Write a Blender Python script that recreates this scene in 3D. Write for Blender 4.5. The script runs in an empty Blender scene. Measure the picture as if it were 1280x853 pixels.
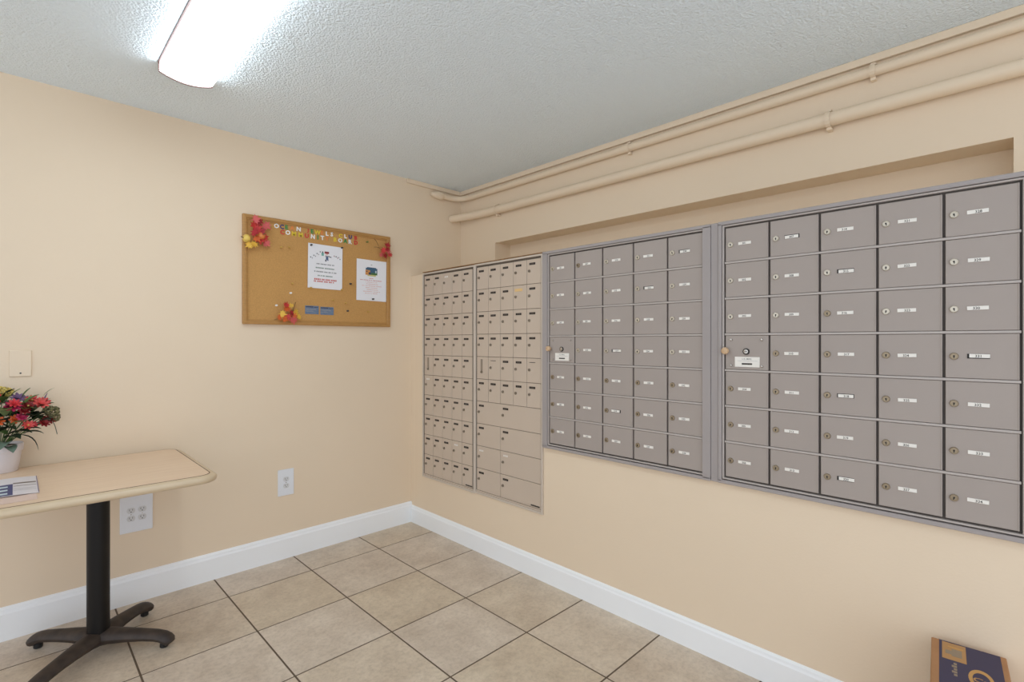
import bpy, bmesh, math, random
from mathutils import Vector, Matrix, Euler
random.seed(7)
SC = bpy.context.scene
C = SC.collection

# ------------------------------------------------------------------ camera, world, exposure
EYE = 1.28
YAW = 0.7928
cam_d = bpy.data.cameras.new('camera'); cam = bpy.data.objects.new('camera', cam_d); C.objects.link(cam)
cam.location = (0, 0, EYE); cam.rotation_euler = (math.pi/2, 0, YAW - math.pi/2)
cam_d.sensor_width = 36; cam_d.lens = 36*632/1280; cam_d.clip_start = 0.02
SC.camera = cam
W = bpy.data.worlds.new('ambient_fill'); SC.world = W; W.use_nodes = True  # added even ambient fill, entering where the room has no back walls
W.node_tree.nodes['Background'].inputs[0].default_value = (0.92, 0.985, 1.09, 1)
W.node_tree.nodes['Background'].inputs[1].default_value = 1.58
LAMP_STRENGTH = 10.5
SC.view_settings.view_transform = 'Standard'; SC.view_settings.look = 'None'
SC.view_settings.gamma = 1; SC.view_settings.use_curve_mapping = False
SC.view_settings.exposure = -0.13

# ------------------------------------------------------------------ key planes of the room (metres)
YB = 3.067       # left wall
XA = 2.465       # upper right wall
XF = 2.015       # thicker lower right wall
ZC = 2.429       # ceiling
ZL = 1.742       # ledge on top of the lower right wall

# ------------------------------------------------------------------ materials
def lin(c):
    return tuple(((v/255)/12.92 if v/255 <= .04045 else ((v/255+.055)/1.055)**2.4) for v in c) + (1,)
MATS = {}
def mat(name, rgb, rough=.6, metal=0., spec=None, var=0., vscale=8., bump=0., bscale=60., emit=None, rgb2=None, obj_rand=0., stretch=None, detail=4.):
    m = bpy.data.materials.new(name); m.use_nodes = True
    nt = m.node_tree; b = nt.nodes['Principled BSDF']
    b.inputs['Roughness'].default_value = rough; b.inputs['Metallic'].default_value = metal
    if spec is not None: b.inputs['Specular IOR Level'].default_value = spec
    b.inputs['Base Color'].default_value = lin(rgb)
    if emit:
        b.inputs['Emission Color'].default_value = lin(rgb); b.inputs['Emission Strength'].default_value = emit
    tc = None
    def coords():
        nonlocal tc
        if tc is None:
            g = nt.nodes.new('ShaderNodeNewGeometry'); tc = g.outputs['Position']
            if stretch:
                mp = nt.nodes.new('ShaderNodeMapping'); mp.inputs['Scale'].default_value = stretch
                nt.links.new(tc, mp.inputs['Vector']); tc = mp.outputs['Vector']
        return tc
    if var or rgb2:
        n = nt.nodes.new('ShaderNodeTexNoise'); n.inputs['Scale'].default_value = vscale; n.inputs['Detail'].default_value = detail
        nt.links.new(coords(), n.inputs['Vector'])
        r = nt.nodes.new('ShaderNodeValToRGB'); r.color_ramp.elements[0].position = .3; r.color_ramp.elements[1].position = .7
        c1 = lin(rgb); c2 = lin(rgb2) if rgb2 else tuple(v*(1-var) for v in c1[:3]) + (1,)
        r.color_ramp.elements[0].color = c2; r.color_ramp.elements[1].color = c1
        nt.links.new(n.outputs['Fac'], r.inputs[0]); out = r.outputs[0]
        if obj_rand:
            oi = nt.nodes.new('ShaderNodeObjectInfo'); hs = nt.nodes.new('ShaderNodeHueSaturation')
            mr = nt.nodes.new('ShaderNodeMapRange'); mr.inputs[3].default_value = 1-obj_rand; mr.inputs[4].default_value = 1+obj_rand
            nt.links.new(oi.outputs['Random'], mr.inputs[0]); nt.links.new(mr.outputs[0], hs.inputs['Value'])
            nt.links.new(out, hs.inputs['Color']); out = hs.outputs[0]
        nt.links.new(out, b.inputs['Base Color'])
    if bump:
        n = nt.nodes.new('ShaderNodeTexNoise'); n.inputs['Scale'].default_value = bscale; n.inputs['Detail'].default_value = 3
        nt.links.new(coords(), n.inputs['Vector'])
        bp = nt.nodes.new('ShaderNodeBump'); bp.inputs['Strength'].default_value = bump; bp.inputs['Distance'].default_value = .01
        nt.links.new(n.outputs['Fac'], bp.inputs['Height']); nt.links.new(bp.outputs[0], b.inputs['Normal'])
    MATS[name] = m
    return m
mat('wall_paint', (236, 215, 187), .62, var=.03, vscale=1.5, bump=.05, bscale=120)
mat('trim_paint', (236, 215, 187), .5)
mat('base_white', (248, 249, 249), .4)
mat('plate_white', (232, 233, 236), .35)
mat('socket_white', (214, 213, 212), .35)
mat('plate_slot', (70, 68, 66), .6)
mat('grout', (112, 94, 76), .9, var=.2, vscale=30)
mat('gray_metal', (170, 158, 149), .55, spec=.35, var=.03, vscale=3)
mat('gray_frame', (166, 157, 153), .5, spec=.35, var=.03, vscale=3)
mat('gray_rail', (184, 174, 166), .4)
mat('gray_dark', (82, 74, 68), .7)
mat('tan_metal', (203, 185, 166), .36, spec=.6, var=.03, vscale=4)
mat('tan_frame', (208, 194, 178), .36)
mat('tan_dark', (96, 84, 72), .7)
mat('tan_slot', (150, 135, 118), .5)
mat('raw_wood', (176, 132, 86), .7, var=.25, vscale=40)
mat('tag_black', (34, 27, 24), .5)
mat('tag_ink', (104, 92, 82), .6)
mat('tag_white', (232, 226, 218), .6)
mat('tape_yellow', (226, 190, 130), .6)
mat('slip_white', (240, 234, 224), .6)
mat('slip_ink', (52, 47, 44), .7)
mat('lock_metal', (206, 196, 178), .32, metal=.6)
mat('lock_old', (160, 143, 118), .35, metal=.6)
mat('lock_tan', (150, 137, 120), .4, metal=.35)
mat('key_dark', (30, 26, 22), .6)
mat('knob_tan', (206, 172, 134), .4)
mat('bolt', (196, 190, 182), .25, metal=.8)
mat('oak', (190, 140, 76), .5, var=.22, vscale=22, stretch=(1, 1, 6))
mat('cork', (206, 156, 92), .9, var=.16, vscale=160, bump=.25, bscale=300)
mat('paper', (240, 238, 240), .7)
mat('ink_gray', (150, 148, 150), .8); mat('ink_green', (128, 142, 132), .8)
mat('ink_red', (206, 110, 104), .8); mat('ink_pink', (226, 178, 166), .8)
mat('ink_dark', (66, 66, 84), .8); mat('ink_blue', (84, 104, 140), .8)
mat('ink_teal', (120, 176, 166), .8); mat('ink_crimson', (150, 60, 66), .8)
mat('pic_sky', (62, 96, 122), .7); mat('pic_green', (70, 110, 60), .7); mat('pic_orange', (214, 150, 84), .7); mat('pic_cream', (206, 196, 130), .7)
mat('card_blue', (96, 116, 142), .5, var=.3, vscale=70, rgb2=(120, 132, 150))
mat('letter_white', (244, 240, 234), .6); mat('letter_navy', (70, 68, 118), .6); mat('letter_green', (56, 140, 74), .6)
mat('letter_orange', (226, 138, 70), .6); mat('letter_red', (206, 62, 54), .6); mat('letter_yellow', (232, 202, 60), .6)
mat('pin_dark', (60, 56, 58), .3); mat('pin_brass', (206, 166, 90), .3, metal=.6); mat('pin_white', (240, 236, 228), .3); mat('pin_green', (120, 130, 60), .4)
mat('leaf_red', (206, 52, 46), .6, var=.3, vscale=60); mat('leaf_crimson', (176, 30, 40), .5, var=.3, vscale=60)
mat('leaf_pink', (214, 92, 88), .6, var=.2, vscale=60)
mat('leaf_orange', (230, 110, 46), .6, var=.3, vscale=60); mat('leaf_yellow', (236, 186, 66), .6, var=.2, vscale=60)
mat('gourd_yellow', (238, 202, 100), .45, var=.1, vscale=60); mat('gourd_orange', (224, 134, 66), .45, var=.15, vscale=60)
mat('twig', (110, 84, 50), .8)
mat('laminate', (232, 204, 174), .38, var=.05, vscale=5, stretch=(1.2, 12, 1), rgb2=(224, 194, 164))
mat('edge_wood', (212, 190, 158), .4, var=.06, vscale=9, stretch=(2, 2, 12))
mat('groove_brown', (112, 80, 56), .6)
mat('black_metal', (20, 17, 15), .45, spec=.3)
mat('worn_metal', (46, 38, 34), .6, vscale=26, rgb2=(70, 58, 49))
mat('rubber', (24, 22, 20), .7)
mat('pot_white', (226, 218, 218), .45)
mat('soil', (60, 48, 34), .9)
mat('green_mid', (86, 116, 58), .5, var=.3, vscale=50); mat('green_dark', (40, 56, 34), .5, var=.3, vscale=50)
mat('green_pale', (146, 160, 104), .5, var=.2, vscale=50); mat('green_gray', (112, 130, 112), .5, var=.25, vscale=60)
mat('flower_red', (214, 50, 58), .55, var=.2, vscale=80); mat('flower_magenta', (188, 36, 84), .55, var=.2, vscale=80)
mat('flower_coral', (226, 84, 78), .55, var=.2, vscale=80); mat('flower_dark', (134, 24, 26), .55, var=.2, vscale=80)
mat('flower_yellow', (224, 200, 108), .55, var=.2, vscale=80); mat('flower_purple', (124, 92, 130), .55, var=.2, vscale=80)
mat('flower_orange', (222, 96, 40), .55, var=.2, vscale=80); mat('flower_olive', (134, 128, 88), .6, var=.3, vscale=80)
mat('leaflet', (226, 220, 222), .4); mat('leaflet_navy', (62, 66, 112), .45); mat('leaflet_gray', (132, 120, 112), .5); mat('leaflet_edge', (120, 100, 128), .5)
mat('leaflet_light', (206, 220, 224), .4); mat('leaflet_pink', (222, 196, 182), .5)
mat('cardboard', (176, 128, 86), .8, var=.1, vscale=14, stretch=(1, 1, 8)); mat('box_navy', (58, 52, 80), .6); mat('box_print', (182, 138, 88), .7)
mat('box_gray', (150, 132, 110), .7); mat('box_mustard', (196, 150, 88), .7)
mat('lamp_trim', (92, 62, 54), .5)
mat('lamp_lens', (232, 245, 255), .5, emit=LAMP_STRENGTH)
# floor tile: mottled beige ceramic
def tile_material():
    m = bpy.data.materials.new('floor_tile'); m.use_nodes = True; nt = m.node_tree; b = nt.nodes['Principled BSDF']
    b.inputs['Roughness'].default_value = .42
    N = nt.nodes.new; L = nt.links.new
    g = N('ShaderNodeNewGeometry'); oi = N('ShaderNodeObjectInfo')
    cmb = N('ShaderNodeCombineXYZ'); mul = N('ShaderNodeMath'); mul.operation = 'MULTIPLY'; mul.inputs[1].default_value = 40
    L(oi.outputs['Random'], mul.inputs[0]); L(mul.outputs[0], cmb.inputs[2])
    add = N('ShaderNodeVectorMath'); add.operation = 'ADD'; L(g.outputs['Position'], add.inputs[0]); L(cmb.outputs[0], add.inputs[1])
    n1 = N('ShaderNodeTexNoise'); n1.inputs['Scale'].default_value = 5; n1.inputs['Detail'].default_value = 6; n1.inputs['Roughness'].default_value = .7
    L(add.outputs[0], n1.inputs['Vector'])
    r1 = N('ShaderNodeValToRGB'); e = r1.color_ramp.elements
    e[0].position = .3; e[0].color = lin((198, 180, 160)); e[1].position = .68; e[1].color = lin((226, 211, 192))
    L(n1.outputs['Fac'], r1.inputs[0])
    n2 = N('ShaderNodeTexNoise'); n2.inputs['Scale'].default_value = 60; n2.inputs['Detail'].default_value = 5; n2.inputs['Roughness'].default_value = .75
    L(add.outputs[0], n2.inputs['Vector'])
    r2 = N('ShaderNodeValToRGB'); e = r2.color_ramp.elements
    e[0].position = .3; e[0].color = (.74, .72, .70, 1); e[1].position = .55; e[1].color = (1, 1, 1, 1)
    L(n2.outputs['Fac'], r2.inputs[0])
    mx = N('ShaderNodeMix'); mx.data_type = 'RGBA'; mx.blend_type = 'MULTIPLY'; mx.inputs[0].default_value = .75
    L(r1.outputs[0], mx.inputs[6]); L(r2.outputs[0], mx.inputs[7])
    # some tiles are a shade more yellow
    r3 = N('ShaderNodeValToRGB'); e = r3.color_ramp.elements
    e[0].position = .55; e[0].color = (1, 1, 1, 1); e[1].position = .9; e[1].color = (.985, .967, .90, 1)
    L(oi.outputs['Random'], r3.inputs[0])
    m2 = N('ShaderNodeMix'); m2.data_type = 'RGBA'; m2.blend_type = 'MULTIPLY'; m2.inputs[0].default_value = 1
    L(mx.outputs[2], m2.inputs[6]); L(r3.outputs[0], m2.inputs[7]); L(m2.outputs[2], b.inputs['Base Color'])
    bp = N('ShaderNodeBump'); bp.inputs['Strength'].default_value = .12; bp.inputs['Distance'].default_value = .004
    L(n2.outputs['Fac'], bp.inputs['Height']); L(bp.outputs[0], b.inputs['Normal'])
    MATS['floor_tile'] = m
tile_material()
def ceiling_material():
    m = bpy.data.materials.new('ceiling_texture'); m.use_nodes = True; nt = m.node_tree; b = nt.nodes['Principled BSDF']
    b.inputs['Roughness'].default_value = .85; b.inputs['Base Color'].default_value = lin((238, 249, 255))
    N = nt.nodes.new; L = nt.links.new; g = N('ShaderNodeNewGeometry')
    n = N('ShaderNodeTexNoise'); n.inputs['Scale'].default_value = 120; n.inputs['Detail'].default_value = 3; n.inputs['Roughness'].default_value = .6
    v = N('ShaderNodeTexVoronoi'); v.inputs['Scale'].default_value = 140; v.feature = 'SMOOTH_F1'
    L(g.outputs['Position'], n.inputs['Vector']); L(g.outputs['Position'], v.inputs['Vector'])
    s = N('ShaderNodeMath'); s.operation = 'SUBTRACT'; L(n.outputs['Fac'], s.inputs[0]); L(v.outputs['Distance'], s.inputs[1])
    bp = N('ShaderNodeBump'); bp.inputs['Strength'].default_value = .45; bp.inputs['Distance'].default_value = .012
    L(s.outputs[0], bp.inputs['Height']); L(bp.outputs[0], b.inputs['Normal'])
    MATS['ceiling_texture'] = m
ceiling_material()

# ------------------------------------------------------------------ text outlines (built-in font), one evaluation for all strings
TXT = {}
def prepare_text(strings):
    obs = []
    for s in strings:
        cu = bpy.data.curves.new('t', 'FONT'); cu.body = s; cu.size = 1; cu.align_x = 'CENTER'; cu.resolution_u = 2; cu.offset = .038 if len(s) == 1 else .012
        o = bpy.data.objects.new('t', cu); C.objects.link(o); obs.append((s, o))
    bpy.context.view_layer.update(); dg = bpy.context.evaluated_depsgraph_get()
    for s, o in obs:
        me = bpy.data.meshes.new_from_object(o.evaluated_get(dg))
        vs = [(v.co.x, v.co.y) for v in me.vertices]; fs = [tuple(p.vertices) for p in me.polygons]
        y0 = min(v[1] for v in vs); y1 = max(v[1] for v in vs); x0 = min(v[0] for v in vs); x1 = max(v[0] for v in vs)
        TXT[s] = ([((x-(x0+x1)/2)/(y1-y0), (y-(y0+y1)/2)/(y1-y0)) for x, y in vs], fs)   # height 1, centred
        bpy.data.meshes.remove(me)
    for s, o in obs:
        cu = o.data; bpy.data.objects.remove(o); bpy.data.curves.remove(cu)
NUMS = [str(n) for n in list(range(201, 235)) + list(range(301, 335))]
prepare_text(NUMS + list('OCEANJWLSUBMITYRD') + ['U.S. MAIL', 'Ca'])

# ------------------------------------------------------------------ mesh helpers
class MB:
    def __init__(s): s.v = []; s.f = []; s.m = []; s.mats = []
    def mi(s, name):
        if name not in s.mats: s.mats.append(name)
        return s.mats.index(name)
    def add(s, vs, fs, mat):
        k = len(s.v); i = s.mi(mat); s.v += [tuple(v) for v in vs]
        for f in fs: s.f.append(tuple(a+k for a in f)); s.m.append(i)
        return s
    def box(s, x0, x1, y0, y1, z0, z1, mat):
        vs = [(x, y, z) for x in (x0, x1) for y in (y0, y1) for z in (z0, z1)]
        return s.add(vs, [(0, 1, 3, 2), (4, 6, 7, 5), (0, 4, 5, 1), (2, 3, 7, 6), (0, 2, 6, 4), (1, 5, 7, 3)], mat)
    def bbox(s, x0, x1, y0, y1, z0, z1, mat, bev=.002, seg=2):
        bm = bmesh.new(); bmesh.ops.create_cube(bm, size=1)
        for v in bm.verts:
            v.co = ((x0+x1)/2+v.co.x*(x1-x0), (y0+y1)/2+v.co.y*(y1-y0), (z0+z1)/2+v.co.z*(z1-z0))
        bmesh.ops.bevel(bm, geom=bm.edges[:], offset=bev, segments=seg, affect='EDGES', profile=.5)
        bm.verts.index_update()
        s.add([v.co[:] for v in bm.verts], [tuple(v.index for v in f.verts) for f in bm.faces], mat); bm.free(); return s
    def tube(s, path, rad, mat, n=12, caps=True, flat=1.):
        path = [Vector(p) for p in path]; rs = rad if isinstance(rad, (list, tuple)) else [rad]*len(path)
        vs = []; up = None
        for i, p in enumerate(path):
            t = (path[min(i+1, len(path)-1)] - path[max(i-1, 0)]).normalized()
            if up is None:
                up = Vector((0, 0, 1)) if abs(t.z) < .9 else Vector((1, 0, 0))
            a = t.cross(up).normalized(); up = a.cross(t).normalized()
            for k in range(n):
                w = 2*math.pi*k/n; vs.append(p + a*math.cos(w)*rs[i] + up*math.sin(w)*rs[i]*flat)
        fs = []
        for i in range(len(path)-1):
            for k in range(n):
                k2 = (k+1) % n; fs.append((i*n+k, i*n+k2, (i+1)*n+k2, (i+1)*n+k))
        if caps: fs.append(tuple(range(n-1, -1, -1))); fs.append(tuple((len(path)-1)*n+k for k in range(n)))
        return s.add(vs, fs, mat)
    def lathe(s, prof, mat, n=20, c=(0, 0, 0), axis='z', sy=1., cap=True):
        vs = []
        for r, h in prof:
            for k in range(n):
                w = 2*math.pi*k/n; a, b = r*math.cos(w), r*math.sin(w)*sy
                if axis == 'z': q = (a, b, h)
                elif axis == 'x': q = (h, a, b)
                else: q = (a, h, b)
                vs.append((c[0]+q[0], c[1]+q[1], c[2]+q[2]))
        fs = [(i*n+k, i*n+(k+1) % n, (i+1)*n+(k+1) % n, (i+1)*n+k) for i in range(len(prof)-1) for k in range(n)]
        if cap: fs.append(tuple(range(n-1, -1, -1))); fs.append(tuple((len(prof)-1)*n+k for k in range(n)))
        return s.add(vs, fs, mat)
    def prism(s, poly, d0, d1, axis, mat):
        n = len(poly); vs = []
        for d in (d0, d1):
            for a, b in poly:
                vs.append((d, a, b) if axis == 'x' else (a, d, b) if axis == 'y' else (a, b, d))
        fs = [(k, (k+1) % n, n+(k+1) % n, n+k) for k in range(n)] + [tuple(range(n-1, -1, -1)), tuple(range(n, 2*n))]
        return s.add(vs, fs, mat)
    def text(s, string, fn, h, mat):
        vs, fs = TXT[string]
        return s.add([fn(x*h, y*h) for x, y in vs], fs, mat)
    def mesh(s, name='mesh', smooth=False):
        me = bpy.data.meshes.new(name); me.from_pydata(s.v, [], s.f)
        for n in s.mats: me.materials.append(MATS[n])
        me.polygons.foreach_set('material_index', s.m)
        bm = bmesh.new(); bm.from_mesh(me); bmesh.ops.recalc_face_normals(bm, faces=bm.faces[:]); bm.to_mesh(me); bm.free()
        if smooth:
            me.polygons.foreach_set('use_smooth', [True]*len(me.polygons))
            try: me.set_sharp_from_angle(angle=math.radians(40))
            except Exception: pass
        me.update(); return me
WL = {}
def put(name, me, parent=None, loc=(0, 0, 0), rot=None):
    if isinstance(me, MB): me = me.mesh(name)
    o = bpy.data.objects.new(name, me); C.objects.link(o)
    loc = Vector(loc); WL[o.name] = loc
    if parent is not None:
        o.parent = parent; o.location = loc - WL[parent.name]
    else: o.location = loc
    if rot: o.rotation_euler = rot
    return o
def tag(o, label, cat, group=None):
    o['label'] = label; o['category'] = cat
    if group: o['group'] = group
    return o
def thing(name, label, cat, loc, group=None):
    o = bpy.data.objects.new(name, None); C.objects.link(o); o.empty_display_size = .05
    o.location = loc; WL[o.name] = Vector(loc)
    return tag(o, label, cat, group)
def struct(name, mb, loc=(0, 0, 0)):
    o = put(name, mb, None, loc); o['kind'] = 'structure'; return o

# ------------------------------------------------------------------ room shell
XMIN, YMIN = -2.4, -1.0
m = MB(); m.box(XMIN, XF+.1, YMIN, YB+.1, -.06, -.0016, 'grout'); floor = struct('floor', m)
TS, GR = .4195, .0070
tile_cache = {}
def tile_mesh(w, d):
    k = (round(w, 4), round(d, 4))
    if k not in tile_cache:
        b = MB(); b.bbox(-w/2, w/2, -d/2, d/2, -.0014, .0, 'floor_tile', bev=.0005, seg=1); tile_cache[k] = b.mesh('floor_tile')
    return tile_cache[k]
for i in range(-5, 4):
    for j in range(-8, 2):
        x0 = .7651+i*TS+GR/2; x1 = x0+TS-GR; y1 = 2.7952+j*TS-GR/2; y0 = y1-TS+GR
        x1 = min(x1, XF-.002); y1 = min(y1, YB-.002)
        if x1-x0 < .02 or y1-y0 < .02 or y1 < -.8: continue
        if x1 < -.6: continue
        put('tile', tile_mesh(x1-x0, y1-y0), floor, ((x0+x1)/2, (y0+y1)/2, 0))
m = MB(); m.box(XMIN, XA+.35, YMIN, YB+.1, ZC, ZC+.06, 'ceiling_texture'); struct('ceiling', m)
m = MB(); m.box(XMIN, XA+.35, YB, YB+.1, -.06, ZC, 'wall_paint'); struct('wall_left', m)
NT, NY0, NY1, NX = 1.986, .028, 2.675, 2.615
m = MB()
m.box(XA, XA+.3, YMIN, YB, NT, ZC, 'wall_paint')
m.box(XA, XA+.3, NY1, YB, ZL, NT, 'wall_paint')
m.box(XA, XA+.3, YMIN, NY0, ZL, NT, 'wall_paint')
m.box(NX, XA+.3, NY0, NY1, ZL, NT, 'wall_paint')
struct('wall_right', m)
m = MB(); m.box(XF, XA+.3, YMIN, YB, -.06, ZL, 'wall_paint'); struct('wall_lower', m)
# baseboards with a moulded top
def baseboard_profile(h, t):
    return [(0, 0), (t, 0), (t, h*.80), (t*.72, h*.86), (t*.62, h*.93), (t*.3, h*.985), (0, h)]
m = MB(); m.prism([(YB-a, b) for a, b in baseboard_profile(.142, .016)], XMIN, XF, 'x', 'base_white'); struct('baseboard_left', m)
m = MB(); m.prism([(XF-a, b) for a, b in baseboard_profile(.118, .013)], YMIN, YB-.017, 'y', 'base_white'); struct('baseboard_right', m)
# flat painted strip under the ceiling, both walls
m = MB(); m.bbox(XA-.018, XA-.0005, YMIN, YB-.0005, 2.397, ZC-.0005, 'trim_paint', .003); struct('trim_1', m)
m = MB(); m.bbox(1.975, XA-.019, YB-.014, YB-.0005, 2.397, ZC-.0005, 'trim_paint', .003); struct('trim_2', m)

# ------------------------------------------------------------------ ceiling light
LX, LY0, LY1 = .521, 1.275, 2.495
lamp = thing('ceiling_light', 'long white fluorescent ceiling light with curved glowing lens', 'ceiling light', (LX, (LY0+LY1)/2, ZC))
def lens_profile(w, zs, zb, n=14):
    pts = [(-w, ZC-.004)]
    for k in range(n+1):
        t = -1+2*k/n; pts.append((w*t, zs-(zs-zb)*(1-t*t)))
    pts.append((w, ZC-.004)); return pts
m = MB(); m.prism([(x, z-ZC) for x, z in lens_profile(.095, 2.390, 2.370)], LY0-1.885+.004, LY1-1.885-.004, 'y', 'lamp_lens')
put('lens', m.mesh('lens'), lamp, (LX, 1.885, ZC))
for yy in (LY0-.004, LY1-.001):
    m = MB(); m.prism([(x, z-ZC) for x, z in lens_profile(.099, 2.388, 2.3665)], 0, .005, 'y', 'lamp_trim'); put('end_cap', m, lamp, (LX, yy, ZC))
m = MB(); m.box(-.101, .101, LY0-1.885, LY1-1.885, -.006, -.0005, 'lamp_trim'); put('base_pan', m, lamp, (LX, 1.885, ZC))

# ------------------------------------------------------------------ pipes along the right wall
def smooth_path(pts, n=10):
    out = []
    P = [Vector(p) for p in pts]; P = [P[0]*2-P[1]] + P + [P[-1]*2-P[-2]]
    for i in range(1, len(P)-2):
        for k in range(n):
            t = k/n; a, b, c, d = P[i-1], P[i], P[i+1], P[i+2]
            out.append(.5*((2*b)+(c-a)*t+(2*a-5*b+4*c-d)*t*t+(3*b-a-3*c+d)*t**3))
    out.append(P[-2]); return out
pu = thing('conduit_pipe', 'thin painted conduit just under the ceiling strip, bending round the corner', 'pipe', (2.44, .5, 2.355))
R1 = .0205; xc = XA-R1-.003; yc = YB-R1-.003; zc1 = 2.357
path = [(xc, YMIN+.02, zc1), (xc, 1.0, zc1), (xc, 2.6, zc1), (xc, yc-.13, zc1)] + \
       [(xc-.11+.11*math.cos(a), yc-.11+.11*math.sin(a), zc1) for a in [math.pi/2*k/6 for k in range(1, 7)]] + [(2.27, yc, zc1)]
m = MB(); m.tube([Vector(p)-Vector((2.44, .5, 2.355)) for p in path], R1, 'trim_paint', 14); put('tube', m.mesh('tube', True), pu, (2.44, .5, 2.355))
m = MB(); m.tube([(0, 0, 0), (-.012, 0, 0), (-.03, 0, 0), (-.075, 0, 0), (-.105, 0, 0)], [.0215, .029, .030, .025, .012], 'trim_paint', 14); put('end_fitting', m.mesh('end_fitting', True), pu, (2.279, yc, zc1))
def clamp(parent, y, x, z, r):
    m = MB()
    for a0 in [0]:
        pts = [(math.cos(t)*(r+.0025), math.sin(t)*(r+.0025)) for t in [math.radians(60+24*k) for k in range(11)]]
    vs = []; fs = []
    for k, (a, b) in enumerate(pts):
        for yy in (-.009, .009):
            for q in (1, 1.09): vs.append((a*q, yy, b*q))
    for k in range(len(pts)-1):
        o = k*4; p = o+4; fs += [(o+1, o+3, p+3, p+1), (o, p, p+2, o+2), (o, o+1, p+1, p), (o+2, p+2, p+3, o+3)]
    m.add(vs, fs, 'trim_paint')
    m.bbox(.0, XA-x-.0005, -.009, .009, -r-.015, -r-.002, 'trim_paint', .002)
    m.bbox(.0, XA-x-.0005, -.009, .009, r+.002, r+.014, 'trim_paint', .002)
    put('clamp', m, parent, (x, y, z))
for y in (.426, 1.55): clamp(pu, y, xc, zc1, R1)
pl = thing('water_pipe', 'thick painted pipe running along the wall above the mailbox niche', 'pipe', (2.425, .5, 2.207))
R2 = .028; x2 = XA-R2-.008; z2 = 2.207
path = [(x2, YMIN+.02, z2), (x2, 0, z2), (x2, 1.2, z2), (x2, 2.2, z2)] + smooth_path([(x2, 2.6, z2), (x2-.006, 2.78, z2), (x2-.03, 2.93, z2), (x2-.06, YB-.002, z2)], 6)
m = MB(); m.tube([Vector(p)-Vector((2.425, .5, 2.207)) for p in path], R2, 'trim_paint', 16); put('tube', m.mesh('tube', True), pl, (2.425, .5, 2.207))
for y in (.577, 2.62): clamp(pl, y, x2, z2, R2)

# ------------------------------------------------------------------ mailboxes
def lock_mesh(r, mm, key='key_dark'):
    m = MB(); m.lathe([(r, 0), (r, -.004), (r*.86, -.006), (r*.74, -.006), (r*.70, -.0045), (r*.35, -.0045)], mm, 18, axis='x')
    m.lathe([(r*.22, 0), (r*.22, -.0062)], key, 10, c=(0, 0, r*.08), axis='x')
    m.box(-.0062, 0, -r*.11, r*.11, -r*.5, r*.1, key)
    return m.mesh('lock', True)
LOCK_NEW = lock_mesh(.0105, 'lock_metal'); LOCK_OLD = lock_mesh(.0105, 'lock_old'); LOCK_TAN = lock_mesh(.008, 'lock_tan', 'tan_dark')
def gray_cabinet(label, ys, zt, zb, fl, fr, ft, fb, first, gaps, dull):
    # ys: column edges seen left to right (falling y); rows 7; front of doors x = 2.002
    n, rows = 5, 7
    base = Vector((2.0, (ys[0]+ys[-1])/2, fb))
    t = thing('mailbox_cabinet', label, 'mailboxes', base, 'grey mailbox cabinets')
    put('back_panel', MB().box(2.008, 2.0145, fr+.002, fl-.002, fb+.002, ft-.002, 'gray_dark'), t)
    # outer trim ring (mitred, slightly proud) and inner ring
    def ring(a0, a1, b0, b1, w, x0, x1, name, mm, wt=None):
        wt = wt or w; m = MB()
        m.bbox(x0, x1, a1, a0, b1-wt, b1, mm, .0015, 1); m.bbox(x0, x1, a1, a0, b0, b0+wt, mm, .0015, 1)
        m.bbox(x0, x1, a0-w, a0, b0+wt*.6, b1-wt*.6, mm, .0015, 1); m.bbox(x0, x1, a1, a1+w, b0+wt*.6, b1-wt*.6, mm, .0015, 1)
        put(name, m, t)
    return t, ring, base
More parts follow.
